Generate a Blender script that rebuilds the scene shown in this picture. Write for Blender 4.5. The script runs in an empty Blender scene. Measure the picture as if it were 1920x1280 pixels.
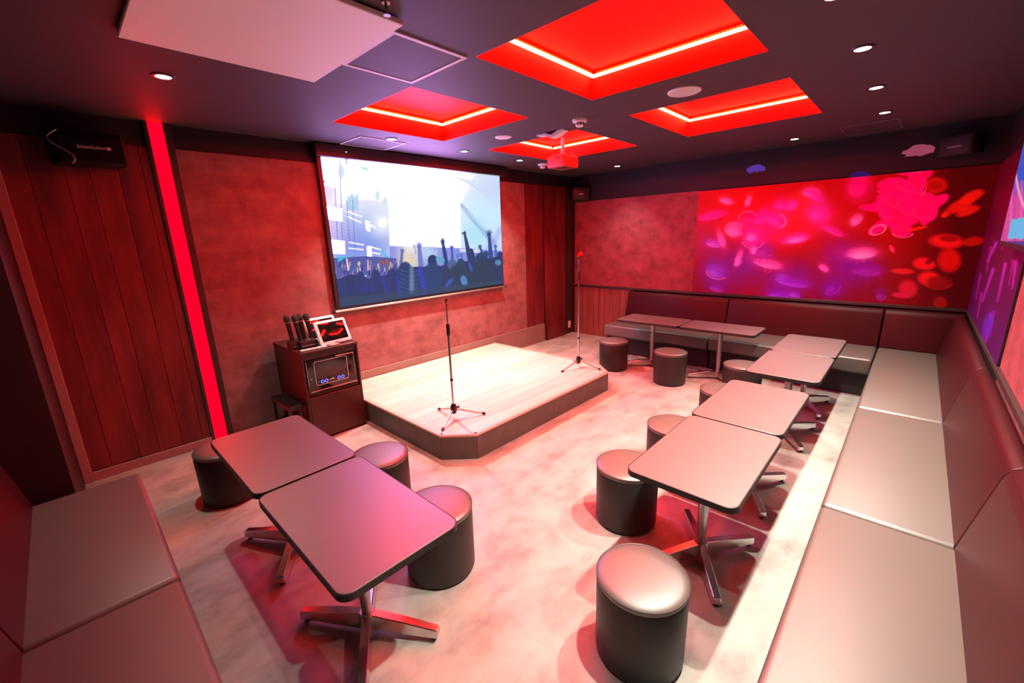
import bpy, bmesh, math, random
import numpy as np
from mathutils import Vector, Matrix
random.seed(7)
R = math.radians
scn = bpy.context.scene
COL = scn.collection

# ------------------------------------------------------------------ camera, world, exposure
YAW, PIT, ROLL, FPX = R(-46.4235), R(-13.9852), R(-1.8445), 793.33
CAMZ = 1.65
CM = (Matrix.Rotation(YAW, 3, 'Z') @ Matrix.Rotation(math.pi/2 + PIT, 3, 'X') @ Matrix.Rotation(ROLL, 3, 'Z'))
cam = bpy.data.objects.new('camera', bpy.data.cameras.new('camera'))
COL.objects.link(cam)
cam.matrix_world = Matrix.Translation((0, 0, CAMZ)) @ CM.to_4x4()
cam.data.sensor_width = 36.0
cam.data.lens = FPX/1920*36.0
cam.data.clip_start = 0.02
scn.camera = cam
scn.view_settings.view_transform = 'Standard'
scn.view_settings.look = 'None'
scn.view_settings.gamma = 1.0
scn.view_settings.use_curve_mapping = False
scn.view_settings.exposure = 0.0
world = bpy.data.worlds.new('world'); scn.world = world
world.use_nodes = True
world.node_tree.nodes['Background'].inputs[0].default_value = (0.02, 0.012, 0.02, 1)
world.node_tree.nodes['Background'].inputs[1].default_value = 0.3

# light levels
LED_R = 290.0          # red cove strips
STRIP_R = 12.0          # lit red strip on the screen wall
SCREEN_S = 1.0
MURAL_S = 0.62  # glow added to the mural print
SPOT_W = 70.0
DOWN = [  # x, y, watts
    (0.59, 3.05, 68), (2.29, 3.59, 230), (3.17, 3.62, 210), (4.06, 3.64, 130), (5.5, 3.15, 50), (5.46, 1.09, 70),
    (4.848, 0.355, 165), (3.95, 0.355, 215), (3.057, 0.355, 245), (2.305, 0.38, 245)]
DOWN_UNSEEN = [(1.50, 0.38, 235), (0.70, 0.42, 45)]   # the same rows go on above and behind the frame's edge

# ------------------------------------------------------------------ materials
def new_mat(name):
    m = bpy.data.materials.new(name); m.use_nodes = True
    nt = m.node_tree
    return m, nt, nt.nodes['Principled BSDF']
def setp(b, **k):
    for n, v in k.items():
        n = n.replace('_', ' ')
        if n in b.inputs: b.inputs[n].default_value = v
def mat(name, col, rough=0.5, metal=0.0, spec=0.5, bump=0.0, bscale=60, var=0.0, vscale=4.0, coat=0.0, ior=1.5):
    m, nt, b = new_mat(name)
    setp(b, Base_Color=(*col, 1), Roughness=rough, Metallic=metal, Specular_IOR_Level=spec, Coat_Weight=coat, IOR=ior)
    if var or bump:
        tc = nt.nodes.new('ShaderNodeTexCoord')
    if var:
        n = nt.nodes.new('ShaderNodeTexNoise'); n.inputs['Scale'].default_value = vscale; n.inputs['Detail'].default_value = 6
        nt.links.new(tc.outputs['Object'], n.inputs['Vector'])
        r = nt.nodes.new('ShaderNodeValToRGB')
        r.color_ramp.elements[0].position = .3; r.color_ramp.elements[1].position = .7
        r.color_ramp.elements[0].color = (*[c*(1-var) for c in col], 1)
        r.color_ramp.elements[1].color = (*[min(1, c*(1+var)) for c in col], 1)
        nt.links.new(n.outputs['Fac'], r.inputs['Fac']); nt.links.new(r.outputs['Color'], b.inputs['Base Color'])
    if bump:
        n2 = nt.nodes.new('ShaderNodeTexNoise'); n2.inputs['Scale'].default_value = bscale; n2.inputs['Detail'].default_value = 4
        nt.links.new(tc.outputs['Object'], n2.inputs['Vector'])
        bp = nt.nodes.new('ShaderNodeBump'); bp.inputs['Strength'].default_value = bump; bp.inputs['Distance'].default_value = .01
        nt.links.new(n2.outputs['Fac'], bp.inputs['Height']); nt.links.new(bp.outputs['Normal'], b.inputs['Normal'])
    return m
def emit(name, col, s):
    m = bpy.data.materials.new(name); m.use_nodes = True; nt = m.node_tree
    nt.nodes.remove(nt.nodes['Principled BSDF'])
    e = nt.nodes.new('ShaderNodeEmission'); e.inputs[0].default_value = (*col, 1); e.inputs[1].default_value = s
    nt.links.new(e.outputs[0], nt.nodes['Material Output'].inputs[0])
    return m
def picture_mat(name, strength, diffuse=0.0, rough=.5):
    m, nt, b = new_mat(name)
    a = nt.nodes.new('ShaderNodeAttribute'); a.attribute_name = 'picture'
    setp(b, Roughness=rough, Specular_IOR_Level=.2)
    if diffuse:
        vm = nt.nodes.new('ShaderNodeVectorMath'); vm.operation = 'SCALE'; vm.inputs[3].default_value = diffuse
        nt.links.new(a.outputs['Color'], vm.inputs[0]); nt.links.new(vm.outputs[0], b.inputs['Base Color'])
    else: setp(b, Base_Color=(.004, .004, .004, 1), Specular_IOR_Level=.0)
    nt.links.new(a.outputs['Color'], b.inputs['Emission Color']); b.inputs['Emission Strength'].default_value = strength
    return m
def wood_mat(name, dark, light, axis='Z', rough=.5, stretch=14.0):
    m, nt, b = new_mat(name)
    tc = nt.nodes.new('ShaderNodeTexCoord'); oi = nt.nodes.new('ShaderNodeObjectInfo')
    ad = nt.nodes.new('ShaderNodeVectorMath'); ad.operation = 'ADD'
    mu = nt.nodes.new('ShaderNodeVectorMath'); mu.operation = 'SCALE'; mu.inputs[3].default_value = 37.0
    cx = nt.nodes.new('ShaderNodeCombineXYZ')
    for i in range(3): nt.links.new(oi.outputs['Random'], cx.inputs[i])
    nt.links.new(cx.outputs[0], mu.inputs[0]); nt.links.new(tc.outputs['Object'], ad.inputs[0]); nt.links.new(mu.outputs[0], ad.inputs[1])
    mp = nt.nodes.new('ShaderNodeMapping')
    s = [stretch]*3; s['XYZ'.index(axis)] = 1.1
    mp.inputs['Scale'].default_value = s
    nt.links.new(ad.outputs[0], mp.inputs['Vector'])
    n = nt.nodes.new('ShaderNodeTexNoise'); n.inputs['Scale'].default_value = 1.0; n.inputs['Detail'].default_value = 8; n.inputs['Roughness'].default_value = .62
    nt.links.new(mp.outputs[0], n.inputs['Vector'])
    r = nt.nodes.new('ShaderNodeValToRGB')
    r.color_ramp.elements[0].position = .33; r.color_ramp.elements[1].position = .68
    r.color_ramp.elements[0].color = (*dark, 1); r.color_ramp.elements[1].color = (*light, 1)
    nt.links.new(n.outputs['Fac'], r.inputs['Fac'])
    hv = nt.nodes.new('ShaderNodeHueSaturation')
    mr = nt.nodes.new('ShaderNodeMapRange'); mr.inputs[3].default_value = .90; mr.inputs[4].default_value = 1.07
    nt.links.new(oi.outputs['Random'], mr.inputs[0]); nt.links.new(mr.outputs[0], hv.inputs['Value'])
    nt.links.new(r.outputs[0], hv.inputs['Color']); nt.links.new(hv.outputs[0], b.inputs['Base Color'])
    setp(b, Roughness=rough)
    return m
def concrete_wall_mat(name, dark, light, blocks=True, rough=.6):
    """printed wallpaper: staggered grey patches with blotches"""
    m, nt, b = new_mat(name)
    tc = nt.nodes.new('ShaderNodeTexCoord')
    br = nt.nodes.new('ShaderNodeTexBrick')
    br.inputs['Scale'].default_value = 1.0
    br.inputs['Brick Width'].default_value = .30; br.inputs['Row Height'].default_value = .10; br.inputs['Mortar Size'].default_value = .004
    br.inputs['Mortar Smooth'].default_value = 1.0
    br.inputs['Color1'].default_value = (*dark, 1); br.inputs['Color2'].default_value = (*light, 1)
    br.inputs['Mortar'].default_value = (*[(a+c)/2 for a, c in zip(dark, light)], 1)
    nt.links.new(tc.outputs['UV'], br.inputs['Vector'])
    n = nt.nodes.new('ShaderNodeTexNoise'); n.inputs['Scale'].default_value = 5.5; n.inputs['Detail'].default_value = 8; n.inputs['Roughness'].default_value = .65
    nt.links.new(tc.outputs['UV'], n.inputs['Vector'])
    r = nt.nodes.new('ShaderNodeValToRGB')
    r.color_ramp.elements[0].position = .34; r.color_ramp.elements[1].position = .68
    r.color_ramp.elements[0].color = (*dark, 1); r.color_ramp.elements[1].color = (*light, 1)
    nt.links.new(n.outputs['Fac'], r.inputs['Fac'])
    mx = nt.nodes.new('ShaderNodeMix'); mx.data_type = 'RGBA'; mx.inputs[0].default_value = .30 if blocks else 0.08
    nt.links.new(r.outputs[0], mx.inputs[6]); nt.links.new(br.outputs[0], mx.inputs[7])
    nt.links.new(mx.outputs[2], b.inputs['Base Color'])
    setp(b, Roughness=rough, Specular_IOR_Level=.3)
    return m

def floor_mat():
    m, nt, b = new_mat('concrete_floor')
    tc = nt.nodes.new('ShaderNodeTexCoord')
    n = nt.nodes.new('ShaderNodeTexNoise'); n.inputs['Scale'].default_value = 3.2; n.inputs['Detail'].default_value = 12; n.inputs['Roughness'].default_value = .6; n.inputs['Distortion'].default_value = .1
    mp = nt.nodes.new('ShaderNodeMapping'); mp.inputs['Scale'].default_value = (1.0, 1.5, 1)
    nt.links.new(tc.outputs['Object'], mp.inputs[0]); nt.links.new(mp.outputs[0], n.inputs['Vector'])
    r = nt.nodes.new('ShaderNodeValToRGB')
    e = r.color_ramp.elements
    e[0].position = .30; e[0].color = (.22, .195, .175, 1)
    e[1].position = .72; e[1].color = (.50, .46, .41, 1)
    e.new(.5).color = (.39, .355, .315, 1)
    nt.links.new(n.outputs['Fac'], r.inputs['Fac']); nt.links.new(r.outputs[0], b.inputs['Base Color'])
    n2 = nt.nodes.new('ShaderNodeTexNoise'); n2.inputs['Scale'].default_value = 7; n2.inputs['Detail'].default_value = 5
    nt.links.new(tc.outputs['Object'], n2.inputs['Vector'])
    mr = nt.nodes.new('ShaderNodeMapRange'); mr.inputs[3].default_value = .34; mr.inputs[4].default_value = .52
    nt.links.new(n2.outputs['Fac'], mr.inputs[0]); nt.links.new(mr.outputs[0], b.inputs['Roughness'])
    setp(b, Specular_IOR_Level=.45)
    return m

M = {}
M['floor'] = floor_mat()
M['ceiling'] = mat('dark_ceiling_paint', (.058, .046, .058), .62, spec=.35, bump=.15, bscale=180)
M['black_paint'] = mat('black_wall_paint', (.018, .014, .018), .6, spec=.3)
M['recess'] = mat('red_lit_recess', (.74, .008, .004), .6, spec=.2)  # white recess, with the LEDs' red light put into its colour
M['led'] = emit('red_led_strip', (1.0, .014, .0062), LED_R)
M['led_reflection'] = emit('orange_led_reflection', (1.0, .10, .002), 3.4)  # dots imitating the strip's reflection in the recess top
M['strip'] = emit('red_light_strip', (1.0, .0, .0022), STRIP_R)
M['concrete_wall'] = concrete_wall_mat('stone_wallpaper', (.150, .062, .064), (.33, .150, .150))
M['plaster_wall'] = concrete_wall_mat('blotchy_wallpaper', (.17, .036, .045), (.36, .080, .095), blocks=False)
M['wood_wall'] = wood_mat('dark_wall_planks', (.060, .005, .006), (.20, .018, .020), 'Z', .5, 6.0)
M['wood_red'] = wood_mat('reddish_wainscot', (.16, .06, .05), (.34, .12, .10), 'Z', .45)
M['trim_red'] = mat('brown_red_trim', (.30, .13, .13), .5)
M['trim_dark'] = mat('dark_trim', (.03, .018, .018), .5)
M['base'] = mat('baseboard_vinyl', (.24, .16, .14), .5, var=.1)
M['deck'] = wood_mat('pale_stage_planks', (.57, .51, .42), (.72, .65, .54), 'X', .42, 18)
M['fascia'] = mat('dark_stage_fascia', (.10, .085, .075), .55, var=.15, vscale=9)
M['nosing'] = mat('copper_stage_edge', (.86, .46, .36), .4, metal=.1)
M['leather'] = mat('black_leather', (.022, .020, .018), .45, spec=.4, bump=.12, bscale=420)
M['leather_seat'] = mat('lit_leather_seat', (.095, .084, .070), .45, spec=1.0, ior=1.7, bump=.12, bscale=420)  # same leather as the stool sides, lightened for light falling from above
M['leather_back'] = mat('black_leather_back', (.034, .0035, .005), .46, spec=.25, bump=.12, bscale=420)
M['piping'] = mat('leather_piping', (.07, .06, .055), .4)
M['plinth'] = mat('black_plinth', (.016, .013, .014), .55)
M['laminate'] = mat('taupe_table_laminate', (.100, .070, .063), .42, spec=1.0, ior=2.0, var=.05, vscale=30)
M['edge'] = mat('black_rubber_edge', (.012, .011, .011), .5)
M['chrome'] = mat('polished_steel', (.62, .60, .60), .22, metal=1.0)
M['steel'] = mat('satin_steel', (.50, .48, .48), .36, metal=1.0)
M['black_plastic'] = mat('black_plastic', (.014, .013, .014), .4)
M['black_gloss'] = mat('black_gloss', (.006, .006, .007), .08, spec=.6)
M['cabinet'] = mat('dark_brown_cabinet', (.042, .010, .008), .42, var=.12, vscale=12)
M['white_plastic'] = mat('white_plastic', (.78, .76, .75), .35)
M['white_panel'] = mat('white_ceiling_panel', (.80, .78, .80), .55)
M['hatch'] = mat('pale_hatch_frame', (.62, .58, .62), .5)
M['hatch_dim'] = mat('dark_hatch_frame', (.16, .13, .12), .5)
M['red_lit_projector_case'] = mat('red_lit_projector_case', (.26, .05, .045), .45, spec=.25)  # the recess's red light is put into the case colour
M['speaker_black'] = mat('speaker_black', (.006, .005, .006), .6, spec=.2)
M['grille'] = mat('white_speaker_grille', (.70, .66, .66), .6, bump=.6, bscale=600)
M['lamp'] = emit('downlight_lamp', (1.0, .97, .88), 9.0)
M['lamp_rim'] = mat('black_downlight_rim', (.03, .03, .03), .4)
M['blue_led'] = emit('blue_knob_light', (.22, .16, 1.0), 2.2)
M['green_led'] = emit('green_pilot_light', (.15, .7, .12), .8)
M['amber_led'] = emit('amber_display', (.9, .35, .12), .55)
M['silver'] = mat('brushed_silver', (.66, .58, .54), .3, metal=.9)
M['badge'] = mat('silver_badge', (.75, .65, .62), .4, metal=.2)
M['red_rubber'] = mat('red_mic_clip', (.60, .02, .02), .4)
M['screen_pic'] = picture_mat('projected_concert_picture', SCREEN_S)
M['mural_pic'] = picture_mat('glowing_mural_print', MURAL_S, diffuse=.45, rough=.5)  # print made to glow, in place of screen light falling on it
M['monitor_pic'] = picture_mat('monitor_picture', 1.0)
M['jelly_violet'] = emit('violet_jellyfish_glow', (.10, .035, .32), 1.0)  # wall print, its lit look given as glow
M['jelly_pink'] = emit('pink_jellyfish_glow', (.32, .055, .10), 1.0)  # also a wall print lit by its own added glow

# ------------------------------------------------------------------ mesh helpers
class MB:
    """collects shapes into one bmesh"""
    def __init__(s): s.bm = bmesh.new()
    def box(s, a, b, bev=0.0, seg=2):
        bm = bmesh.new()
        bmesh.ops.create_cube(bm, size=1)
        for v in bm.verts:
            v.co = Vector([(a[i]+b[i])/2 + v.co[i]*(b[i]-a[i]) for i in range(3)])
        if bev: bmesh.ops.bevel(bm, geom=bm.edges[:], offset=bev, segments=seg, profile=.5, affect='EDGES')
        s._add(bm); return s
    def _add(s, bm, mtx=None):
        me = bpy.data.meshes.new('tmp')
        if mtx is not None: bm.transform(mtx)
        bm.to_mesh(me); bm.free(); s.bm.from_mesh(me); bpy.data.meshes.remove(me)
    def prism(s, pts, z0, z1, bev=0.0, seg=2, axis='Z', top_only=False):
        """polygon extruded along an axis; axis X: pts=(y,z); axis Y: pts=(x,z)"""
        bm = bmesh.new()
        f = {'Z': lambda p, t: (p[0], p[1], t), 'X': lambda p, t: (t, p[0], p[1]), 'Y': lambda p, t: (p[0], t, p[1])}[axis]
        lo = [bm.verts.new(f(p, z0)) for p in pts]; hi = [bm.verts.new(f(p, z1)) for p in pts]
        n = len(pts)
        bm.faces.new(lo[::-1]); ft = bm.faces.new(hi)
        for i in range(n): bm.faces.new((lo[i], lo[(i+1) % n], hi[(i+1) % n], hi[i]))
        bmesh.ops.recalc_face_normals(bm, faces=bm.faces[:])
        if bev:
            ed = [e for e in bm.edges if (not top_only) or all(v in hi for v in e.verts)]
            bmesh.ops.bevel(bm, geom=ed, offset=bev, segments=seg, profile=.5, affect='EDGES')
        s._add(bm); return s
    def tube(s, path, r, n=10, cap=True):
        """tube along points; r a number or a list"""
        P = [Vector(p) for p in path]
        rs = r if isinstance(r, (list, tuple)) else [r]*len(P)
        bm = bmesh.new(); rings = []
        for i, p in enumerate(P):
            t = (P[min(i+1, len(P)-1)] - P[max(i-1, 0)]).normalized()
            u = t.cross(Vector((0, 0, 1)))
            if u.length < 1e-3: u = t.cross(Vector((1, 0, 0)))
            u.normalize(); w = t.cross(u)
            rings.append([bm.verts.new(p + (u*math.cos(2*math.pi*k/n) + w*math.sin(2*math.pi*k/n))*rs[i]) for k in range(n)])
        for a, b in zip(rings, rings[1:]):
            for k in range(n): bm.faces.new((a[k], a[(k+1) % n], b[(k+1) % n], b[k]))
        if cap: bm.faces.new(rings[0]); bm.faces.new(rings[-1])
        bmesh.ops.recalc_face_normals(bm, faces=bm.faces[:])
        s._add(bm); return s
    def lathe(s, prof, n=32, mtx=None, cap=True):
        """profile of (radius, z) turned about Z"""
        bm = bmesh.new(); rings = []
        for r, z in prof:
            if r < 1e-6: rings.append([bm.verts.new((0, 0, z))])
            else: rings.append([bm.verts.new((r*math.cos(2*math.pi*k/n), r*math.sin(2*math.pi*k/n), z)) for k in range(n)])
        for a, b in zip(rings, rings[1:]):
            if len(a) == 1 and len(b) == 1: continue
            for k in range(n):
                k2 = (k+1) % n
                if len(a) == 1: bm.faces.new((a[0], b[k], b[k2]))
                elif len(b) == 1: bm.faces.new((a[k], a[k2], b[0]))
                else: bm.faces.new((a[k], a[k2], b[k2], b[k]))
        for ring in (rings[0], rings[-1]) if cap else ():
            if len(ring) > 1: bm.faces.new(ring)
        bmesh.ops.recalc_face_normals(bm, faces=bm.faces[:])
        s._add(bm, mtx); return s
    def build(s, name, m, parent=None, smooth=False, loc=None):
        me = bpy.data.meshes.new(name)
        if loc is not None:
            s.bm.transform(Matrix.Translation(-Vector(loc)))
        s.bm.to_mesh(me); s.bm.free()
        me.materials.append(m)
        if smooth:
            me.shade_auto_smooth(angle=R(38)) if hasattr(me, 'shade_auto_smooth') else None
            for p in me.polygons: p.use_smooth = True
            me.set_sharp_from_angle(angle=R(38))
        o = bpy.data.objects.new(name, me); COL.objects.link(o)
        if loc is not None: o.location = loc
        if parent is not None: o.parent = parent
        return o
def tag(o, label=None, cat=None, group=None, kind=None):
    for k, v in (('label', label), ('category', cat), ('group', group), ('kind', kind)):
        if v: o[k] = v
    return o
def thing(name, label, cat, loc=(0, 0, 0), rz=0.0, group=None):
    o = bpy.data.objects.new(name, None); COL.objects.link(o)
    o.empty_display_size = .1; o.location = loc; o.rotation_euler.z = rz
    return tag(o, label, cat, group)
def struct(mb, name, m, parent=None):
    o = mb.build(name, m, parent)
    if parent is None: o['kind'] = 'structure'
    return o
def dup(o, parent=None):
    c = o.copy(); COL.objects.link(c)
    if parent is not None: c.parent = parent
    for ch in [x for x in bpy.data.objects if x.parent == o]: dup(ch, c)
    return c
def rrect(x0, y0, x1, y1, r, n=6):
    pts = []
    for cx, cy, a0 in ((x1-r, y0+r, -90), (x1-r, y1-r, 0), (x0+r, y1-r, 90), (x0+r, y0+r, 180)):
        for k in range(n+1):
            a = R(a0 + 90*k/n); pts.append((cx + r*math.cos(a), cy + r*math.sin(a)))
    return pts
def uv_planar(o, ax=(0, 2)):
    me = o.data; uv = me.uv_layers.new(name='UVMap')
    for l in me.loops:
        c = me.vertices[l.vertex_index].co; uv.data[l.index].uv = (c[ax[0]], c[ax[1]])

# ------------------------------------------------------------------ room shell
XL, XR, YF, YB, H = -0.45, 5.94, -0.45, 4.19, 2.53
COVES = [(1.655, .705, 2.725, 1.767), (3.28, .715, 4.437, 1.79), (1.655, 2.335, 2.72, 3.385), (3.337, 2.31, 4.44, 3.43)]
struct(MB().box((XL-.1, YF-.1, -.1), (XR+.1, YB+.1, 0)), 'floor', M['floor'])
xs = sorted({XL-.1, XR+.1, *[c[0] for c in COVES], *[c[2] for c in COVES]})
ys = sorted({YF-.1, YB+.1, *[c[1] for c in COVES], *[c[3] for c in COVES]})
cb = MB()
for i in range(len(xs)-1):
    # merge runs of cells along y
    run = None
    for j in range(len(ys)-1):
        mx, my = (xs[i]+xs[i+1])/2, (ys[j]+ys[j+1])/2
        hole = any(c[0] < mx < c[2] and c[1] < my < c[3] for c in COVES)
        if not hole:
            cb.box((xs[i], ys[j], H), (xs[i+1], ys[j+1], H+.03))
ceiling = struct(cb, 'ceiling', M['ceiling'])
DEP = .165
for c in COVES:
    x0, y0, x1, y1 = c; t = .02
    b = MB()
    b.box((x0-t, y0-t, H+.03), (x0, y1+t, H+DEP)); b.box((x1, y0-t, H+.03), (x1+t, y1+t, H+DEP))
    b.box((x0, y0-t, H+.03), (x1, y0, H+DEP)); b.box((x0, y1, H+.03), (x1, y1+t, H+DEP))
    b.box((x0-t, y0-t, H+DEP), (x1+t, y1+t, H+DEP+.03))
    # thin lining of the slab edge so the whole reveal has the same colour
    e = .004
    b.box((x0, y0, H+.001), (x0+e, y1, H+.03)); b.box((x1-e, y0, H+.001), (x1, y1, H+.03))
    b.box((x0, y0, H+.001), (x1, y0+e, H+.03)); b.box((x0, y1-e, H+.001), (x1, y1, H+.03))
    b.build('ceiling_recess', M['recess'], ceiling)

# back wall (the one with the screen)
wall_back = struct(MB().box((XL-.1, YB, 0), (XR+.1, YB+.1, H)), 'wall_back', M['black_paint'])
PT = 2.36
o = MB().box((.785, YB-.012, .0), (4.74, YB, PT)).build('wallpaper', M['concrete_wall'], wall_back); uv_planar(o)
x = -.118
widths = [.118, .165, .12, .15, .135, .078]
for w in widths:
    MB().box((x, YB-.016, .075), (x+w-.0015, YB, PT), .002, 1).build('plank', M['wood_wall'], wall_back); x += w
for x0, x1, d in ((4.75, 4.94, .012), (4.944, 5.15, .012), (5.185, 5.42, .045), (5.424, 5.665, .045)):
    MB().box((x0, YB-d, .0), (x1, YB, PT), .002, 1).build('plank', M['wood_wall'], wall_back)
for x0, x1 in ((5.68, 5.80), (5.804, 5.935)):
    MB().box((x0, YB-.01, .0), (x1, YB, PT), .002, 1).build('plank', M['trim_dark'], wall_back)
# left wall with its projecting pier next to the bench
wall_left = struct(MB().box((XL-.1, YF-.1, 0), (XL, YB, H)), 'wall_left', M['black_paint'])
struct(MB().box((XL, 3.14, 0), (-.165, YB, H)), 'wall_corner', M['black_paint'])
# right wall (mural)
wall_right = struct(MB().box((XR, YF-.1, 0), (XR+.1, YB, H)), 'wall_right', M['black_paint'])
MT = 2.135
o = MB().box((XR-.012, 2.185, .83), (XR, YB-.05, MT+.01)).build('wallpaper', M['plaster_wall'], wall_right); uv_planar(o, (1, 2))
yy = 3.05
while yy < YB-.06:
    w = min(random.choice((.10, .13, .15)), YB-.02-yy)
    MB().box((XR-.016, yy, .0), (XR, yy+w-.004, .80), .002, 1).build('plank', M['wood_red'], wall_right); yy += w
MB().box((XR-.016, YF, MT+.012), (XR, YB-.06, H-.002)).build('upper_band', M['black_paint'], wall_right)
# front wall (behind the long bench)
wall_front = struct(MB().box((XL-.1, YF-.1, 0), (XR+.1, YF, H)), 'wall_front', M['black_paint'])
o = MB().box((XL, YF, .0), (3.60, YF+.010, MT+.01)).build('wallpaper', M['plaster_wall'], wall_front); uv_planar(o)

# trims
struct(MB().box((-.165, YB-.03, 0), (-.112, YB, 2.50), .004, 1), 'trim_1', M['trim_red'])
struct(MB().box((-.112, YB-.026, 0), (.648, YB, .07), .003, 1), 'baseboard_left', M['trim_red'])
struct(MB().box((1.70, YB-.026, 0), (5.15, YB, .285), .003, 1), 'baseboard_back', M['base'])
struct(MB().box((XR-.045, YF, .80), (XR, YB-.0, .832), .003, 1), 'trim_2', M['trim_dark'])
struct(MB().box((XL, YF, .80), (XR-.045, YF+.03, .832), .003, 1), 'trim_3', M['trim_dark'])
struct(MB().box((.738, YB-.035, 0), (.785, YB, H), .003, 1), 'trim_4', M['trim_dark'])
struct(MB().box((.625, YB-.03, 0), (.652, YB, H), .003, 1), 'trim_5', M['trim_dark'])

# lit red strip
t = thing('light_strip', 'tall glowing red light strip standing floor to ceiling beside the dark plank wall', 'light', (.695, YB, 0))
MB().box((.652, YB-.022, .0), (.738, YB-.002, H-.002)).build('diffuser', M['strip'], t, loc=(.695, YB, 0)).location = (0, 0, 0)

# ------------------------------------------------------------------ painting on flat pictures
def lin(c):
    c = np.asarray(c, float)
    return np.where(c <= .04045, c/12.92, ((c+.055)/1.055)**2.4)
CMn = np.array(CM)
class Paint:
    """a fine grid on a flat surface; colours are set per vertex, in the pixel frame of the reference"""
    def __init__(s, origin, eu, ev, nu, nv):
        s.o, s.eu, s.ev, s.nu, s.nv = map(np.asarray, (origin, eu, ev, nu, nv))
        u, v = np.meshgrid(np.linspace(0, 1, nu), np.linspace(0, 1, nv))
        s.u, s.v = u, v
        s.P = np.asarray(origin, float) + u[..., None]*np.asarray(eu, float) + v[..., None]*np.asarray(ev, float)
        c = (s.P - [0, 0, CAMZ]) @ CMn
        z = np.minimum(c[..., 2], -.05)
        s.x = 960 + FPX*c[..., 0]/-z; s.y = 640 - FPX*c[..., 1]/-z
        s.c = np.zeros((nv, nu, 3))
    def put(s, a, col):
        a = np.clip(a, 0, 1)[..., None]; s.c = s.c*(1-a) + np.array(col)/255.0*a
    def ell(s, cx, cy, rx, ry, rot, col, a=1.0, soft=.35):
        dx, dy = s.x-cx, s.y-cy; t = R(rot)
        p = (dx*math.cos(t)+dy*math.sin(t))/rx; q = (-dx*math.sin(t)+dy*math.cos(t))/ry
        d = np.sqrt(p*p+q*q)
        s.put(a*np.clip((1-d)/soft+.5, 0, 1)*(d < 1+soft), col)
    def ring(s, cx, cy, rx, ry, rot, w, col, a=1.0, a0=0, a1=360):
        dx, dy = s.x-cx, s.y-cy; t = R(rot)
        p = (dx*math.cos(t)+dy*math.sin(t))/rx; q = (-dx*math.sin(t)+dy*math.cos(t))/ry
        d = np.abs(np.sqrt(p*p+q*q)-1)*min(rx, ry)
        ang = (np.degrees(np.arctan2(q, p)) - a0) % 360
        s.put(a*np.clip(1.3-d/w, 0, 1)*(ang <= (a1-a0)), col)
    def line(s, p0, p1, w0, w1, col, a=1.0, soft=.8):
        p0, p1 = np.array(p0, float), np.array(p1, float); d = p1-p0; L = max(d@d, 1e-6)
        t = np.clip(((s.x-p0[0])*d[0]+(s.y-p0[1])*d[1])/L, 0, 1)
        dist = np.hypot(s.x-p0[0]-t*d[0], s.y-p0[1]-t*d[1]); w = (w0+(w1-w0)*t)/2
        s.put(a*np.clip((w-dist)/soft+.5, 0, 1), col)
    def poly(s, pts, col, a=1.0):
        ins = np.zeros(s.x.shape, bool); n = len(pts)
        for i in range(n):
            (xa, ya), (xb, yb) = pts[i], pts[(i+1) % n]
            if ya == yb: continue
            cr = ((ya > s.y) != (yb > s.y)) & (s.x < (xb-xa)*(s.y-ya)/(yb-ya)+xa)
            ins ^= cr
        s.put(a*ins, col)
    def glow(s, cx, cy, r, col, a=1.0, p=2.0):
        d = np.hypot(s.x-cx, s.y-cy)/r
        s.put(a*np.exp(-d**p), col)
    def build(s, name, m, parent=None, gain=0.0):
        nu, nv = int(s.nu), int(s.nv)
        me = bpy.data.meshes.new(name)
        idx = np.arange(nu*nv).reshape(nv, nu)
        f = np.stack([idx[:-1, :-1], idx[:-1, 1:], idx[1:, 1:], idx[1:, :-1]], -1).reshape(-1, 4)
        me.vertices.add(nu*nv); me.vertices.foreach_set('co', s.P.reshape(-1).astype(np.float32))
        me.loops.add(f.size); me.loops.foreach_set('vertex_index', f.reshape(-1).astype(np.int32))
        me.polygons.add(len(f)); me.polygons.foreach_set('loop_start', (np.arange(len(f))*4).astype(np.int32))
        me.update(calc_edges=True); me.validate()
        at = me.color_attributes.new('picture', 'FLOAT_COLOR', 'POINT')
        rgba = np.ones((nu*nv, 4), np.float32); L = lin(np.clip(s.c, 0, 1)); rgba[:, :3] = (L*(1+np.asarray(gain)*np.clip((L.mean(-1, keepdims=True)-.86)/.13, 0, 1)**2)).reshape(-1, 3)
        at.data.foreach_set('color', rgba.reshape(-1))
        me.materials.append(m)
        o = bpy.data.objects.new(name, me); COL.objects.link(o)
        if parent is not None: o.parent = parent
        return o

# --- projector screen
SX0, SX1, SZ0, SZ1, SY = 1.862, 4.195, 1.012, 2.412, 4.125
scr = thing('projector_screen', 'large pull-down projector screen showing a concert crowd, hung on the stone-patterned wall', 'screen')
P = Paint((SX0, SY-.003, SZ0), (SX1-SX0, 0, 0), (0, 0, SZ1-SZ0), 460, 300)
rng = np.random.default_rng(3)
P.c[:] = np.array((178, 196, 255))/255
# bright haze above, blue lower left, pale cyan right
P.glow(770, 345, 190, (255, 255, 255), 1.0, 3)
P.glow(640, 330, 90, (250, 246, 255), .8)
P.glow(905, 400, 60, (205, 238, 255), .9)
P.glow(700, 450, 55, (120, 145, 232), .85)
P.glow(655, 470, 42, (112, 140, 228), .7)
P.glow(625, 440, 30, (214, 180, 244), .6)
P.glow(612, 360, 22, (240, 214, 250), .7)
P.glow(925, 350, 30, (190, 205, 246), .5)
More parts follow.
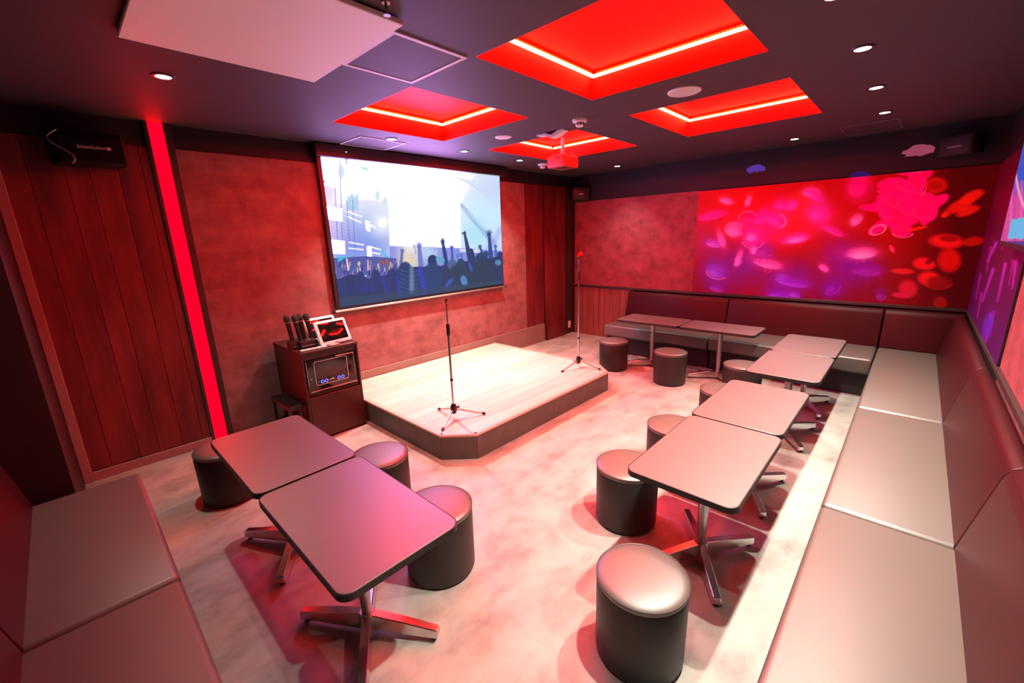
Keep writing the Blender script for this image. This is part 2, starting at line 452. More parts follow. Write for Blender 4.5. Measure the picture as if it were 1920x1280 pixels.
# beams of light on the right
P.line((865, 385), (925, 455), 5, 11, (120, 140, 205), .8, 5)
P.line((840, 365), (905, 425), 3, 6, (214, 228, 250), .7, 4)
P.line((938, 430), (915, 470), 10, 16, (165, 170, 240), .5, 5)
for i in range(5): P.line((845+i*9, 330+i*3), (930, 350+i*9), 1.5, 2, (205, 212, 240), .5, 2)
P.glow(890, 440, 28, (168, 226, 246), .8)
# truss tower, cables and screens on the left
for xx, y0, y1 in ((628, 350, 450), (637, 300, 452), (650, 375, 456), (661, 375, 470)):
    P.line((xx, y0), (xx+5, y1), 1.3, 1.3, (100, 110, 185), .75)
for k in range(11):
    yk = 398+k*6
    P.line((638+k*.3, yk), (650+k*.3, yk+5), .9, .9, (110, 125, 200), .6); P.line((650+k*.3, yk), (661+k*.3, yk+5), .9, .9, (110, 125, 200), .6)
for k in range(12):
    xx = 652+k*1.7; P.line((xx, 366+4*math.sin(k)), (xx+.6, 394), 1.1, 1.1, (96, 190, 214), .6)
for pts in (((605, 322), (631, 331), (632, 352), (608, 346)), ((612, 386), (641, 391), (642, 415), (616, 411)), ((622, 449), (646, 452), (647, 476), (625, 475))):
    P.poly(pts, (255, 255, 252), 1)
P.poly(((605, 337), (611, 338), (611, 343), (606, 343)), (160, 165, 225), .8)
for a, b in (((652, 397), (678, 406)), ((652, 406), (677, 417)), ((694, 421), (704, 427)), ((654, 454), (682, 459)), ((654, 465), (681, 468)), ((696, 463), (714, 468)), ((697, 473), (712, 476))):
    P.line(a, b, 1.6, 1.6, (252, 250, 255), .95)
P.poly(((685, 413), (693, 416), (694, 434), (687, 431)), (252, 252, 255), 1)
P.poly(((688, 461), (696, 462), (697, 482), (689, 481)), (250, 252, 255), 1)
P.ell(684, 316, 7, 3, 15, (180, 236, 226), .8, .6); P.ell(708, 366, 4, 8, 0, (190, 232, 240), .7, .6); P.ell(722, 378, 4, 8, 0, (190, 232, 240), .7, .6)
P.ell(640, 322, 6, 12, 0, (206, 226, 246), .7, .6); P.ell(650, 302, 3, 6, 0, (196, 220, 246), .7, .6)
# big white stage screen and the flare beneath it
P.poly(((728, 335), (862, 345), (864, 464), (731, 460)), (255, 255, 255), 1)
P.poly(((731, 461), (864, 465), (938, 470), (938, 520), (731, 520)), (122, 132, 224), .85)
P.poly(((862, 466), (900, 468), (900, 474), (862, 472)), (226, 228, 250), .9)
P.glow(716, 420, 26, (255, 255, 255), .8); P.glow(772, 462, 24, (255, 248, 240), .9)
P.glow(768, 492, 22, (250, 226, 176), .9); P.glow(805, 475, 16, (190, 226, 250), .8)
P.line((716, 470), (727, 484), 3, 6, (70, 196, 240), .8, 2)
# the far stage with tiny lit performers
P.poly(((625, 484), (690, 480), (745, 484), (745, 545), (625, 545)), (62, 66, 140), .75)
P.poly(((632, 482), (655, 479), (634, 492)), (70, 200, 226), .8)
for _ in range(70):
    xx, yy_ = rng.uniform(628, 748), rng.uniform(484, 512)
    P.line((xx, yy_), (xx+rng.uniform(-1, 1), yy_+rng.uniform(3, 9)), 1.6, 2.2, [(40, 44, 120), (52, 60, 150), (120, 110, 190), (226, 170, 170), (250, 226, 190), (84, 120, 210)][rng.integers(0, 6)], .75)
P.poly(((712, 488), (729, 485), (730, 494), (713, 497)), (150, 88, 96), .8)
P.line((650, 485), (653, 506), 3, 3, (250, 226, 214), .9); P.line((690, 488), (690, 506), 2.5, 2.5, (246, 190, 206), .9); P.line((733, 492), (730, 504), 3, 3, (232, 170, 120), .9)
P.ell(673, 494, 3, 4, 0, (230, 216, 190), .8)
P.line((639, 521), (652, 520), 2.4, 2.4, (250, 250, 250), 1); P.line((657, 519), (660, 519), 2, 2, (240, 240, 250), 1); P.line((681, 517), (687, 517), 1.6, 1.6, (236, 240, 250), 1)
# dark mass of the crowd
DK, NV, BL = (50, 70, 100), (44, 62, 112), (60, 66, 214)
def arm(base, elbow, hand, w0, w1, col, fingers=True, fl=7.5):
    w0 *= .8; w1 *= .85
    P.line(base, elbow, w0, (w0+w1)/2, col, 1, 1.2); P.line(elbow, hand, (w0+w1)/2, w1, col, 1, 1.2)
    P.ell(hand[0], hand[1], w1*.75, w1*.8, 0, col, 1, .3)
    if fingers:
        for k in (-50, -22, 2, 26, 55):
            a = R(k); P.line(hand, (hand[0]+math.sin(a)*fl, hand[1]-math.cos(a)*fl*1.25), 1.9, 1.3, col, .95, .7)
arm((754, 515), (752, 492), (754, 472), 9, 5, (104, 112, 178), True, 5)
arm((792, 520), (788, 485), (786, 462), 15, 7, (110, 128, 206))
arm((779, 476), (779, 470), (777, 464), 4, 3, (178, 180, 226), True, 4)
arm((838, 505), (834, 475), (830, 454), 11, 6, (44, 70, 130))
arm((848, 488), (848, 476), (847, 466), 6, 4, (70, 90, 180), True, 5)
arm((814, 486), (816, 476), (819, 470), 4, 2, (200, 196, 226), False)
arm((888, 515), (878, 470), (871, 437), 16, 4.5, (46, 68, 112), False)
P.line((871, 438), (866, 437), 3, 2, (46, 68, 112)); P.line((871, 438), (872, 433), 2.5, 1.5, (46, 68, 112)); P.line((883, 470), (893, 510), 9, 10, (46, 66, 112))
arm((922, 510), (920, 475), (917, 440), 13, 6, (54, 80, 138))
arm((905, 480), (903, 470), (900, 464), 4, 4.5, (60, 90, 140), True, 4)
arm((930, 486), (930, 474), (929, 464), 5, 4, (74, 96, 190), True, 4)
P.ell(862, 478, 4, 4, 0, (90, 130, 200), .8); P.line((857, 484), (857, 477), 1.5, 1.2, (60, 80, 160)); P.line((866, 484), (867, 476), 1.5, 1.2, (60, 80, 160))
P.poly(((628, 524), (660, 514), (690, 522), (720, 516), (742, 512), (760, 500), (786, 500), (810, 500), (840, 496), (870, 490), (905, 488), (942, 478), (948, 600), (620, 600)), (52, 64, 108), 1)
for xx in range(632, 745, 7):
    P.line((xx, 522), (xx+rng.uniform(-2, 2), 545), 2, 5, (60, 62, 160) if rng.random() < .5 else (50, 60, 118), .5, 3)
for cx, cy, r in ((676, 520, 8), (704, 516, 9), (735, 515, 9), (760, 505, 12), (757, 520, 18)):
    P.ell(cx, cy, r, r*1.2, 0, (48, 62, 118), .95, .25)
for cx, cy, r, col in ((811, 488, 9, (40, 60, 104)), (822, 486, 5, (96, 170, 206)), (829, 488, 5, (96, 170, 206)), (848, 496, 9, (76, 108, 152)), (864, 493, 7.5, (52, 74, 112)), (903, 488, 13, (46, 72, 110)), (911, 476, 5, (50, 76, 120)), (880, 498, 8, (44, 60, 106)), (938, 478, 6, (44, 66, 116))):
    P.ell(cx, cy, r, r*1.15, 0, col, 1, .2)
P.ell(811, 520, 18, 28, 0, (46, 72, 120), 1, .2); P.ell(862, 530, 26, 36, 0, (50, 68, 96), 1, .2); P.ell(905, 522, 28, 36, 0, (50, 68, 94), 1, .2); P.ell(765, 532, 20, 34, 0, (44, 68, 118), 1, .25)
P.ell(870, 526, 6, 10, -20, (90, 146, 206), .9, .4); P.ell(842, 530, 12, 4, -48, (66, 92, 200), .8, .5); P.ell(934, 492, 6, 5, 0, (86, 160, 206), .8, .5); P.ell(882, 500, 3, 10, -20, (70, 110, 220), .6, .5)
P.line((787, 505), (798, 555), 10, 8, BL, .7, 5); P.line((745, 520), (752, 560), 4, 4, BL, .6, 3); P.line((716, 508), (722, 540), 5, 4, (60, 64, 200), .6, 3)
for k in range(6): P.ring(768, 505+k*8, 16, 5, 4, 1.2, (70, 96, 140), .5, 0, 180)
P.line((772, 478), (772, 545), 5, 9, (180, 196, 226), .45, 5)
P.poly(((625, 560), (760, 545), (945, 525), (945, 600), (620, 600)), (60, 80, 106), .55)
P.build('screen_surface', M['screen_pic'], scr, gain=(10, 4.6, 15))
MB().box((SX0-.035, SY, SZ0-.03), (SX1+.012, SY+.006, SZ1+.02)).build('black_border', M['black_plastic'], scr)
MB().box((SX0-.06, SY-.055, SZ1), (SX1+.10, YB-.013, H-.004), .006, 2).build('screen_housing', M['black_plastic'], scr)
MB().tube([(SX0-.06, SY-.004, SZ0-.035), (SX1+.03, SY-.004, SZ0-.035)], .011, 10).build('bottom_bar', M['silver'], scr, True)
for xe in (SX0-.075, SX1+.03):
    MB().box((xe, SY-.02, SZ0-.052), (xe+.022, SY+.014, SZ0-.02), .004, 2).build('end_cap', M['black_plastic'], scr)
MB().box((2.085, SY-.0575, 2.462), (2.095, SY-.055, 2.472)).build('indicator_light', emit('blue_white_pilot', (.6, .7, 1), 2.0), scr)

# --- jellyfish mural on the right wall, carried round the corner
def jelly(P, cx, cy, rx, ry, rot, col, rim=None, a=.85, tail=0, tcol=None):
    P.ell(cx, cy, rx*1.3, ry*1.5, rot, col, a*.4, 1.2)
    P.ell(cx, cy, rx, ry, rot, col, a*.9, .7)
    if rim: P.ring(cx, cy, rx*.92, ry*.9, rot, 1.6, rim, .45, 20, 170); P.ell(cx-rx*.2, cy+ry*.3, rx*.5, ry*.4, rot, rim, .45, 1.0)
    for k in range(tail):
        x = cx + (k-(tail-1)/2)*rx*.5
        P.line((x, cy+ry*.5), (x+rng.uniform(-7, 7), cy+ry*2.2), 2.4, 1, tcol or col, .5, 2)
mural = thing('mural', 'wide red mural of pink and violet jellyfish printed across the far wall above the bench', 'mural')
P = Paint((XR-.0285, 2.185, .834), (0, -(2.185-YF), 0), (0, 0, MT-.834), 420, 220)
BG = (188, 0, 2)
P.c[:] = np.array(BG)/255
P.put(np.clip((P.y-430)/110, 0, 1)*.7, (96, 0, 8)); P.glow(1400, 390, 90, (240, 0, 0), .7)  # background darker towards the bottom, brighter red at upper left
P.put(np.clip((P.x-1670)/120, 0, 1)*.85, (58, 0, 2)); P.glow(1420, 540, 60, (150, 2, 22), .8, 3); P.glow(1600, 560, 90, (120, 0, 14), .7, 3)  # darker again towards the right end
MG, PK, VI, PU, HP = (222, 10, 130), (255, 70, 165), (112, 20, 150), (150, 10, 130), (255, 0, 95)
P.glow(1345, 510, 42, VI, .85); P.glow(1400, 490, 45, VI, .75); P.glow(1440, 425, 34, MG, .6); P.glow(1320, 450, 32, (150, 40, 120), .6)
P.glow(1465, 535, 36, (120, 10, 150), .85); P.glow(1500, 520, 36, (118, 8, 140), .7); P.glow(1535, 400, 32, MG, .6); P.glow(1570, 480, 36, PU, .7); P.glow(1600, 500, 44, (120, 0, 130), .85); P.glow(1560, 540, 26, (120, 0, 140), .7)
P.glow(1610, 350, 26, MG, .7); P.glow(1470, 385, 24, (200, 0, 110), .5)
for a in ((1362, 376, 12, 6, 15, PK), (1403, 376, 5, 10, 20, PK), (1335, 403, 28, 8, -12, MG), (1402, 411, 17, 14, -10, HP), (1430, 404, 8, 13, 20, MG), (1376, 430, 15, 12, 10, PK), (1412, 444, 20, 19, 0, MG), (1408, 444, 9, 7, 0, PK), (1352, 447, 6, 15, -18, PK), (1338, 456, 14, 7, 10, (190, 50, 190)),
          (1461, 384, 10, 8, 0, MG), (1483, 384, 12, 8, -25, MG), (1454, 411, 20, 12, 20, MG), (1422, 412, 9, 8, 0, MG), (1521, 360, 15, 8, 0, PK), (1528, 366, 17, 8, 30, MG), (1490, 446, 26, 9, -12, MG), (1493, 449, 16, 5, -8, PK), (1535, 400, 20, 16, 0, MG), (1562, 432, 20, 6, 25, MG),
          (1385, 483, 5, 13, 20, PK), (1341, 508, 16, 11, 20, (140, 40, 190)), (1343, 539, 13, 7, 10, (130, 20, 150)), (1440, 494, 25, 8, 12, PK), (1430, 470, 20, 12, 10, PU), (1413, 468, 5, 7, 20, PK), (1466, 521, 12, 8, 0, (150, 40, 180)), (1488, 530, 28, 7, 8, (140, 20, 180)), (1460, 552, 20, 7, 5, (130, 20, 190)), (1490, 552, 10, 5, 10, (140, 30, 190)),
          (1545, 502, 9, 5, 30, PK), (1616, 474, 27, 10, -4, PK), (1617, 478, 18, 6, -4, (255, 110, 175)), (1636, 508, 13, 6, -10, (190, 10, 150)), (1625, 505, 28, 12, 5, (130, 0, 130)), (1605, 412, 13, 8, -40, PK), (1560, 540, 18, 12, -30, (120, 0, 140)), (1612, 345, 14, 22, 12, HP), (1602, 352, 10, 14, 10, HP),
          (1652, 552, 10, 11, 0, (120, 0, 110))):
    jelly(P, *a, rim=tuple(min(255, int(c*1.0+40)) for c in a[5]), tail=2 if a[2] > 16 else 0)
for a in ((1376, 430, 16, 13, 0, 20, 330), (1412, 446, 22, 20, 0, 20, 160), (1376, 432, 8, 6, 0, 0, 330), (1385, 480, 10, 18, 20, 20, 110), (1344, 510, 20, 13, 10, 30, 170), (1454, 412, 20, 14, 20, 280, 420), (1402, 411, 17, 15, 0, 180, 330)):
    P.ring(*a[:5], 1.4, (255, 110, 195), .5, a[5], a[6])
# the blown-out bright cluster
for a in ((1690, 375, 32, 40, 0), (1672, 345, 28, 12, -8), (1646, 390, 36, 8, 3), (1718, 345, 18, 26, 15), (1730, 385, 32, 24, -20), (1758, 378, 24, 10, -30), (1648, 425, 24, 9, -35), (1690, 430, 20, 14, 0), (1740, 400, 20, 16, -30), (1665, 365, 22, 6, 20), (1690, 400, 40, 26, 0), (1715, 325, 15, 12, 0)):
    P.ell(*a, (255, 0, 92), 1, .2)
P.ring(1646, 431, 15, 8, -20, 1.3, (255, 120, 180), .8); P.ring(1718, 345, 20, 24, 10, 1.4, (255, 60, 130), .8, 220, 420); P.ring(1693, 437, 18, 8, 0, 1.6, (255, 60, 130), .8, 0, 180)
for k in range(26):
    P.ell(1690+rng.normal(0, 24), 378+rng.normal(0, 26), rng.uniform(8, 18), rng.uniform(7, 14), rng.uniform(-40, 40), (255, 0, rng.integers(80, 104)), .95, .4)
for k in range(9):
    cx, cy = 1690+rng.normal(0, 30), 378+rng.normal(0, 32); P.ring(cx, cy, rng.uniform(12, 20), rng.uniform(9, 14), rng.uniform(-40, 40), 1.3, (255, 40, 120), .5, 0, 200)
# red jellyfish on the dark right end
for cx, cy, rx, ry, rot, col in ((1755, 347, 20, 14, -5, (235, 10, 6)), (1800, 385, 28, 10, -25, (245, 14, 4)), (1822, 368, 24, 9, -25, (250, 20, 4)), (1815, 395, 22, 8, -20, (240, 14, 4)), (1772, 402, 8, 5, -20, (250, 20, 10)), (1775, 452, 31, 13, 3, (255, 12, 22)), (1780, 487, 21, 22, 0, (225, 6, 4)), (1733, 494, 20, 11, 5, (255, 10, 26)), (1742, 522, 20, 13, 5, (245, 14, 18)), (1693, 508, 20, 5, 3, (220, 20, 36)), (1703, 540, 17, 15, 20, (205, 14, 40)), (1690, 553, 16, 5, 5, (200, 10, 70)), (1672, 466, 4, 8, -30, (250, 40, 90)), (1720, 428, 18, 3, -12, (250, 20, 10)), (1825, 452, 20, 8, -8, (190, 6, 2)), (1763, 566, 12, 10, 0, (140, 8, 6)), (1760, 530, 24, 12, 0, (130, 4, 4))):
    P.ell(cx, cy, rx, ry, rot, col, .9, .5)
    P.ring(cx, cy, rx, ry, rot, 1.6, (255, 40, 40), .22, 10, 190)
P.ell(1755, 347, 14, 9, -5, (160, 4, 4), .7, .5); P.ell(1780, 447, 18, 6, 3, (140, 2, 2), .8, .5); P.ell(1742, 490, 8, 5, -30, (110, 0, 2), .8, .5)
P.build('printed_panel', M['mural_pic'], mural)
MB().box((XR-.0282, YF+.024, .834), (XR-.0165, 2.185, MT)).build('backing_board', M['black_plastic'], mural)
# jellyfish that swim past the print's upper edge
def blob(name, cy, cz, ry, rz, m, seed):
    rr = random.Random(seed); pts = []
    for k in range(22):
        a = 2*math.pi*k/22; s_ = 1+rr.uniform(-.10, .10)*(1 if math.sin(a) > -.2 else 2.4)
        zz = math.sin(a)*rz*s_
        if zz < -.35*rz: zz = -.35*rz + rr.uniform(-.3, .1)*rz
        pts.append((cy+math.cos(a)*ry*s_, cz+zz))
    MB().prism(pts, XR-.0205, XR-.0165, axis='X').build(name, m, mural)
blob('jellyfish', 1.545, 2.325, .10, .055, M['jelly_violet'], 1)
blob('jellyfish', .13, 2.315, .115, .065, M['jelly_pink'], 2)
blob('jellyfish', .555, 2.13, .09, .065, emit('faint_violet_glow', (.035, .008, .10), 1.0), 3)  # faint added glow on a wall print
side = thing('mural', 'violet streaked jellyfish mural on the side wall right above the long bench', 'mural')
P = Paint((XR-.05, YF+.0225, .834), (-(XR-.05-3.60), 0, 0), (0, 0, MT-.834), 200, 140)
P.c[:] = np.array((84, 2, 22))/255
P.put(np.clip((P.y-330)/320, 0, 1)*.75, (74, 8, 104))
for k in range(9):
    uu = rng.uniform(.1, .95); vv = rng.uniform(.05, .9); i, j = int(vv*139), int(uu*199)
    cx, cy = P.x[i, j], P.y[i, j]
    P.line((cx, cy), (cx-8, cy+46), 4, 2, (170, 20, 140), .8, 4)
for p0, p1 in (((1862, 505), (1842, 565)), ((1885, 495), (1870, 565)), ((1868, 455), (1852, 490)), ((1905, 490), (1898, 540)), ((1858, 590), (1848, 640))):
    P.line(p0, p1, 6, 3, (166, 26, 170), .9, 4)
P.ell(1852, 610, 9, 26, 14, (84, 24, 170), .8, .7)
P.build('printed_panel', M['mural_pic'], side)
MB().box((3.60, YF+.011, .834), (XR-.05, YF+.022, MT)).build('backing_board', M['black_plastic'], side)

# ------------------------------------------------------------------ ceiling fittings
COVE_L = ['red LED strip round the largest ceiling recess nearest the camera', 'red LED strip round the ceiling recess nearest the mural', 'red LED strip round the ceiling recess in front of the screen', 'red LED strip round the far ceiling recess behind the projector']
for c, lab in zip(COVES, COVE_L):
    x0, y0, x1, y1 = c
    t = thing('cove_light', lab, 'light', ((x0+x1)/2, (y0+y1)/2, H+DEP), group='red cove lights in the ceiling')
    off = Vector((-(x0+x1)/2, -(y0+y1)/2, -(H+DEP)))
    g, w, z0, z1 = .012, .014, H+.128, H+.142
    bars = [((x0+g, y0+g), (x1-g, y0+g+w)), ((x0+g, y1-g-w), (x1-g, y1-g)), ((x0+g, y0+g+w), (x0+g+w, y1-g-w)), ((x1-g-w, y0+g+w), (x1-g, y1-g-w))]
    for a, b in bars:
        mb = MB().box((a[0], a[1], z0), (b[0], b[1], z1)); mb.bm.transform(Matrix.Translation(off)); mb.build('led_bar', M['led'], t)
        mb = MB().box((a[0]-.003, a[1]-.003, z1+.001), (b[0]+.003, b[1]+.003, z1+.004)); mb.bm.transform(Matrix.Translation(off)); mb.build('mounting_rail', M['silver'], t)
    mb = MB(); n = 54  # glowing dots on the two far sides, standing in for the strip's reflection
    for k in range(n):
        f = (k+.5)/n
        for (px, py) in ((x0+.04+f*(x1-x0-.08), y1-.016), (x1-.016, y0+.04+f*(y1-y0-.08))):
            mb.box((px-.005, py-.005, z1+.006), (px+.005, py+.005, z1+.014))
    mb.bm.transform(Matrix.Translation(off)); mb.build('led_reflection', M['led_reflection'], t)['kind'] = 'stuff'

lab_down = ['downlight in the dark ceiling above the left plank wall', 'downlight next to the small ceiling hatch by the screen', 'second downlight in the row along the screen, right of the hatch', 'downlight at the right end of the row along the screen',
            'lone far downlight nearest the corner of stone wall and mural wall', 'downlight alone in front of the mural', 'smallest downlight of the row above the long bench, farthest from the camera', 'second farthest downlight of the row above the long bench',
            'third farthest and largest clear downlight above the long bench', 'downlight cut by the top edge of the frame, above the long bench']
down0 = None
for (px, py, w), lab in zip(DOWN, lab_down):
    t = thing('downlight', lab, 'light', (px, py, H), group='round recessed downlights')
    if down0 is None:
        MB().lathe([(.036, -.006), (.052, -.006), (.054, 0), (.036, 0)], 24, cap=False).build('rim', M['lamp_rim'], t, True)
        MB().lathe([(0, -.005), (.036, -.005), (.036, -.001), (0, -.001)], 20).build('lamp', M['lamp'], t, True)
        down0 = t
    else:
        for ch in [x for x in bpy.data.objects if x.parent == down0]:
            c_ = ch.copy(); COL.objects.link(c_); c_.parent = t
def spot(px, py, w):
    l = bpy.data.lights.new('downlight_beam', 'SPOT'); l.energy = w; l.color = (1.0, .93, .80)
    l.spot_size = R(94); l.spot_blend = .75; l.shadow_soft_size = .022
    o = bpy.data.objects.new('downlight_beam', l); COL.objects.link(o); o.location = (px, py, H-.012)
for px, py, w in DOWN + DOWN_UNSEEN: spot(px, py, w)

# white ceiling panel
t = thing('ceiling_panel', 'large flat white panel fixed to the ceiling at the top left', 'panel', (.77, 2.1, H))
MB().box((-.405, -.425, -.028), (.405, .455, -.006), .003, 1).build('panel_face', M['white_panel'], t)
MB().box((-.36, -.38, -.006), (.36, .40, 0)).build('mounting_frame', M['steel'], t)
def hatch(label, x0, y0, x1, y1, w, m):
    t = thing('ceiling_hatch', label, 'hatch', ((x0+x1)/2, (y0+y1)/2, H))
    a, b = (x1-x0)/2, (y1-y0)/2
    f = MB()
    f.box((-a, -b, -.006), (a, -b+w, 0)); f.box((-a, b-w, -.006), (a, b, 0)); f.box((-a, -b+w, -.006), (-a+w, b-w, 0)); f.box((a-w, -b+w, -.006), (a, b-w, 0))
    f.build('frame', m, t)
    MB().box((-a+w+.003, -b+w+.003, -.004), (a-w-.003, b-w-.003, 0)).build('cover', M['ceiling'], t)
    return t
hatch('square ceiling access hatch with pale frame beside the white panel', 1.197, 1.790, 1.625, 2.280, .022, M['hatch'])
hatch('smaller looking pale framed ceiling hatch just in front of the screen', 2.02, 3.655, 2.490, 4.05, .014, M['hatch'])
hatch('thin dark framed slot hatch in the ceiling near the mural corner', 5.22, .27, 5.74, .69, .010, M['hatch_dim'])
def ceil_speaker(label, x, y, r):
    t = thing('ceiling_speaker', label, 'speaker', (x, y, H), group='round ceiling speakers')
    MB().lathe([(0, -.010), (r*.86, -.010), (r*.86, 0), (0, 0)], 32).build('grille', M['grille'], t, True)
    MB().lathe([(r*.86, -.009), (r*.98, -.006), (r, 0), (r*.86, 0)], 32, cap=False).build('rim', M['white_plastic'], t, True)
ceil_speaker('round pale ceiling speaker between the two nearest red recesses on the right', 3.03, 1.26, .105)
ceil_speaker('small round ceiling speaker beside the recess in front of the screen', 3.03, 2.91, .075)
def detector(label, x, y, r, vents=True):
    t = thing('smoke_detector', label, 'detector', (x, y, H), group='white smoke detectors')
    MB().lathe([(0, -.018), (r*.96, -.018), (r, -.012), (r, 0), (0, 0)], 28).build('base', M['white_plastic'], t, True)
    MB().lathe([(0, -.052), (r*.42, -.052), (r*.55, -.045), (r*.62, -.018), (0, -.018)], 24).build('sensor_head', M['white_plastic'], t, True)
    for k in range(8):
        a = 2*math.pi*k/8
        MB().box((-.006, -.002, -.042), (.006, .002, -.024)).build('vent_slot', M['black_plastic'], t)
        o = bpy.data.objects[-1] if False else None
    k = 0
    for ch in [x_ for x_ in bpy.data.objects if x_.parent == t and x_.name.startswith('vent_slot')]:
        a = 2*math.pi*k/8; ch.location = (math.cos(a)*r*.585, math.sin(a)*r*.585, 0); ch.rotation_euler.z = a+math.pi/2; k += 1
detector('white smoke detector on the ceiling just above the projector', 3.08, 2.11, .058)
detector('white dome smoke detector half hidden behind the far red recess', 4.52, 3.66, .062)
t = thing('sprinkler', 'tiny ceiling sprinkler head at the top edge beside the white panel', 'sprinkler', (1.06, 1.615, H))
MB().lathe([(0, -.005), (.016, -.005), (.018, 0), (0, 0)], 20).build('escutcheon', M['steel'], t, True)
MB().lathe([(0, -.045), (.014, -.045), (.014, -.042), (.005, -.040), (.006, -.006), (0, -.006)], 16).build('head', M['chrome'], t, True)

# projector hanging under the far recess
t = thing('projector', 'ceiling-hung projector tinted red under the far recess', 'projector', (4.14, 3.06, 2.50))
MB().box((-.14, -.12, -.13), (.14, .12, 0), .02, 3).build('body', M['red_lit_projector_case'], t, True)
MB().box((-.11, -.09, -.132), (-.03, .02, -.129)).build('vent', M['black_plastic'], t)
MB().lathe([(0, 0), (.042, 0), (.046, .012), (.036, .03), (.030, .022), (0, .018)], 24, Matrix.Translation((.05, .12, -.07)) @ Matrix.Rotation(R(-90), 4, 'X')).build('lens', M['black_gloss'], t, True)
MB().tube([(0, 0, 0), (0, 0, .192)], .02, 14).build('mount_pole', M['white_plastic'], t, True)
for s_ in (-1, 1):
    MB().box((-.08*s_-.012, -.09, 0), (-.08*s_+.012, .09, .012)).build('mount_arm', M['white_plastic'], t)
MB().prism([(y_-.29, z_) for y_, z_ in [(-.41, .027), (-.35, .027), (-.28, .0), (-.21, .025), (-.11, .027), (-.11, .017), (-.20, .010), (-.27, -.023), (-.33, -.013), (-.41, .015)]], -.94, -.865, axis='X').build('support_bracket', M['white_plastic'], t)
MB().tube([(-.88, -.54, 0), (-.45, -.20, -.02), (-.139, -.02, -.04)], .007, 8).build('support_arm', M['red_lit_projector_case'], t, True)

# wall speakers
t = thing('wall_speaker', 'black wall speaker with a silver badge high above the left plank wall', 'speaker', (.30, 4.17, 2.27))
MB().prism([(-.19, -.02), (.145, -.02), (.175, -.20), (-.15, -.20)], -.085, .115, .012, 3).build('cabinet', M['speaker_black'], t, True)
MB().box((-.135, -.212, -.068), (.16, -.20, .098), .005, 2).build('grille', mat('black_speaker_cloth', (.006, .005, .006), .8, spec=.1, bump=.5, bscale=500), t, True)
bd = MB()
for k in range(8):
    bx = -.055+k*.0172; hgt = (.020, .014, .014, .014, .020, .014, .014, .016)[k]
    bd.box((bx, -.2145, .006), (bx+.004, -.212, .006+hgt)); bd.box((bx+.009, -.2145, .006), (bx+.0125, -.212, .020)); bd.box((bx+.002, -.2145, .006 + (.011 if k % 2 else 0)), (bx+.0125, -.212, .0095 + (.011 if k % 2 else 0)))
bd.lathe([(0, 0), (.011, 0), (.011, .003), (0, .003)], 16, Matrix.Translation((.092, -.212, .014)) @ Matrix.Rotation(R(90), 4, 'X'))
bd.build('badge', M['badge'], t)
MB().box((-.03, -.02, -.03), (.03, .018, .06), .004, 1).build('wall_bracket', M['steel'], t)
cp = []
for k in range(15):
    f = k/14; cp.append((-.14 - .05*math.sin(f*5.6) + .01, -.215 - .012*math.sin(f*3), .10 - .19*f))
MB().tube(cp, .0035, 8).build('cable', M['steel'], t, True)
t = thing('wall_speaker', 'dim black wall speaker high in the corner between screen wall and mural wall', 'speaker', (5.90, 4.05, 2.25), R(-45))
MB().prism([(-.15, -.02), (.15, -.02), (.13, -.19), (-.13, -.19)], -.09, .10, .012, 3).build('cabinet', M['black_plastic'], t, True)
MB().box((-.118, -.20, -.075), (.118, -.19, .086), .005, 2).build('grille', M['black_plastic'], t, True)
MB().box((-.035, -.203, -.012), (.03, -.2, .0)).build('badge', M['badge'], t)
MB().box((-.025, -.02, -.03), (.025, .03, .04), .004, 1).build('wall_bracket', M['steel'], t)
t = thing('wall_speaker', 'black wall speaker with a thin pale badge high at the right end of the mural', 'speaker', (5.90, -.19, 2.32), R(-120))
MB().prism([(-.14, -.01), (.14, -.01), (.12, -.16), (-.12, -.16)], -.085, .085, .012, 3).build('cabinet', M['black_paint'], t, True)
MB().box((-.108, -.168, -.07), (.108, -.16, .07), .005, 2).build('grille', M['black_paint'], t, True)
MB().box((-.05, -.171, -.020), (.05, -.168, -.008)).build('badge', mat('dim_badge', (.20, .12, .13), .5), t)

# monitor on the front wall at the frame's right edge
t = thing('monitor', 'wall monitor cut by the right edge of the frame, showing a blue and pink picture', 'monitor')
TX0, TX1, TZ0, TZ1, TY = 2.90, 3.99, 1.50, 2.14, -.36
P = Paint((TX1-.02, TY+.0015, TZ0+.03), (-(TX1-TX0-.04), 0, 0), (0, 0, TZ1-TZ0-.045), 150, 100)
P.c[:] = np.array((214, 70, 150))/255
P.put(np.clip((372-P.y)/40, 0, 1), (62, 84, 190))
for k in range(12):
    P.line((1880+k*6, 340), (1872+k*7, 450), 3, 4, [(236, 120, 190), (190, 70, 170), (226, 90, 130)][k % 3], .6, 3)
P.poly(((1896, 412), (1930, 405), (1930, 448), (1889, 447)), (110, 180, 226), 1)
P.put((P.y > 452)*1.0, (90, 60, 130))
P.ring(1972, 308, 68, 122, 0, 2.2, (238, 170, 206), .95, 90, 270)
P.build('screen', M['monitor_pic'], t)
MB().prism(rrect(TX0, TZ0, TX1, TZ1, .05), TY-.05, TY, .008, 2, axis='Y').build('housing', M['black_plastic'], t, True)
MB().box((3.2, YF+.0110, 1.68), (3.58, TY-.05, 1.98)).build('wall_mount', M['steel'], t)

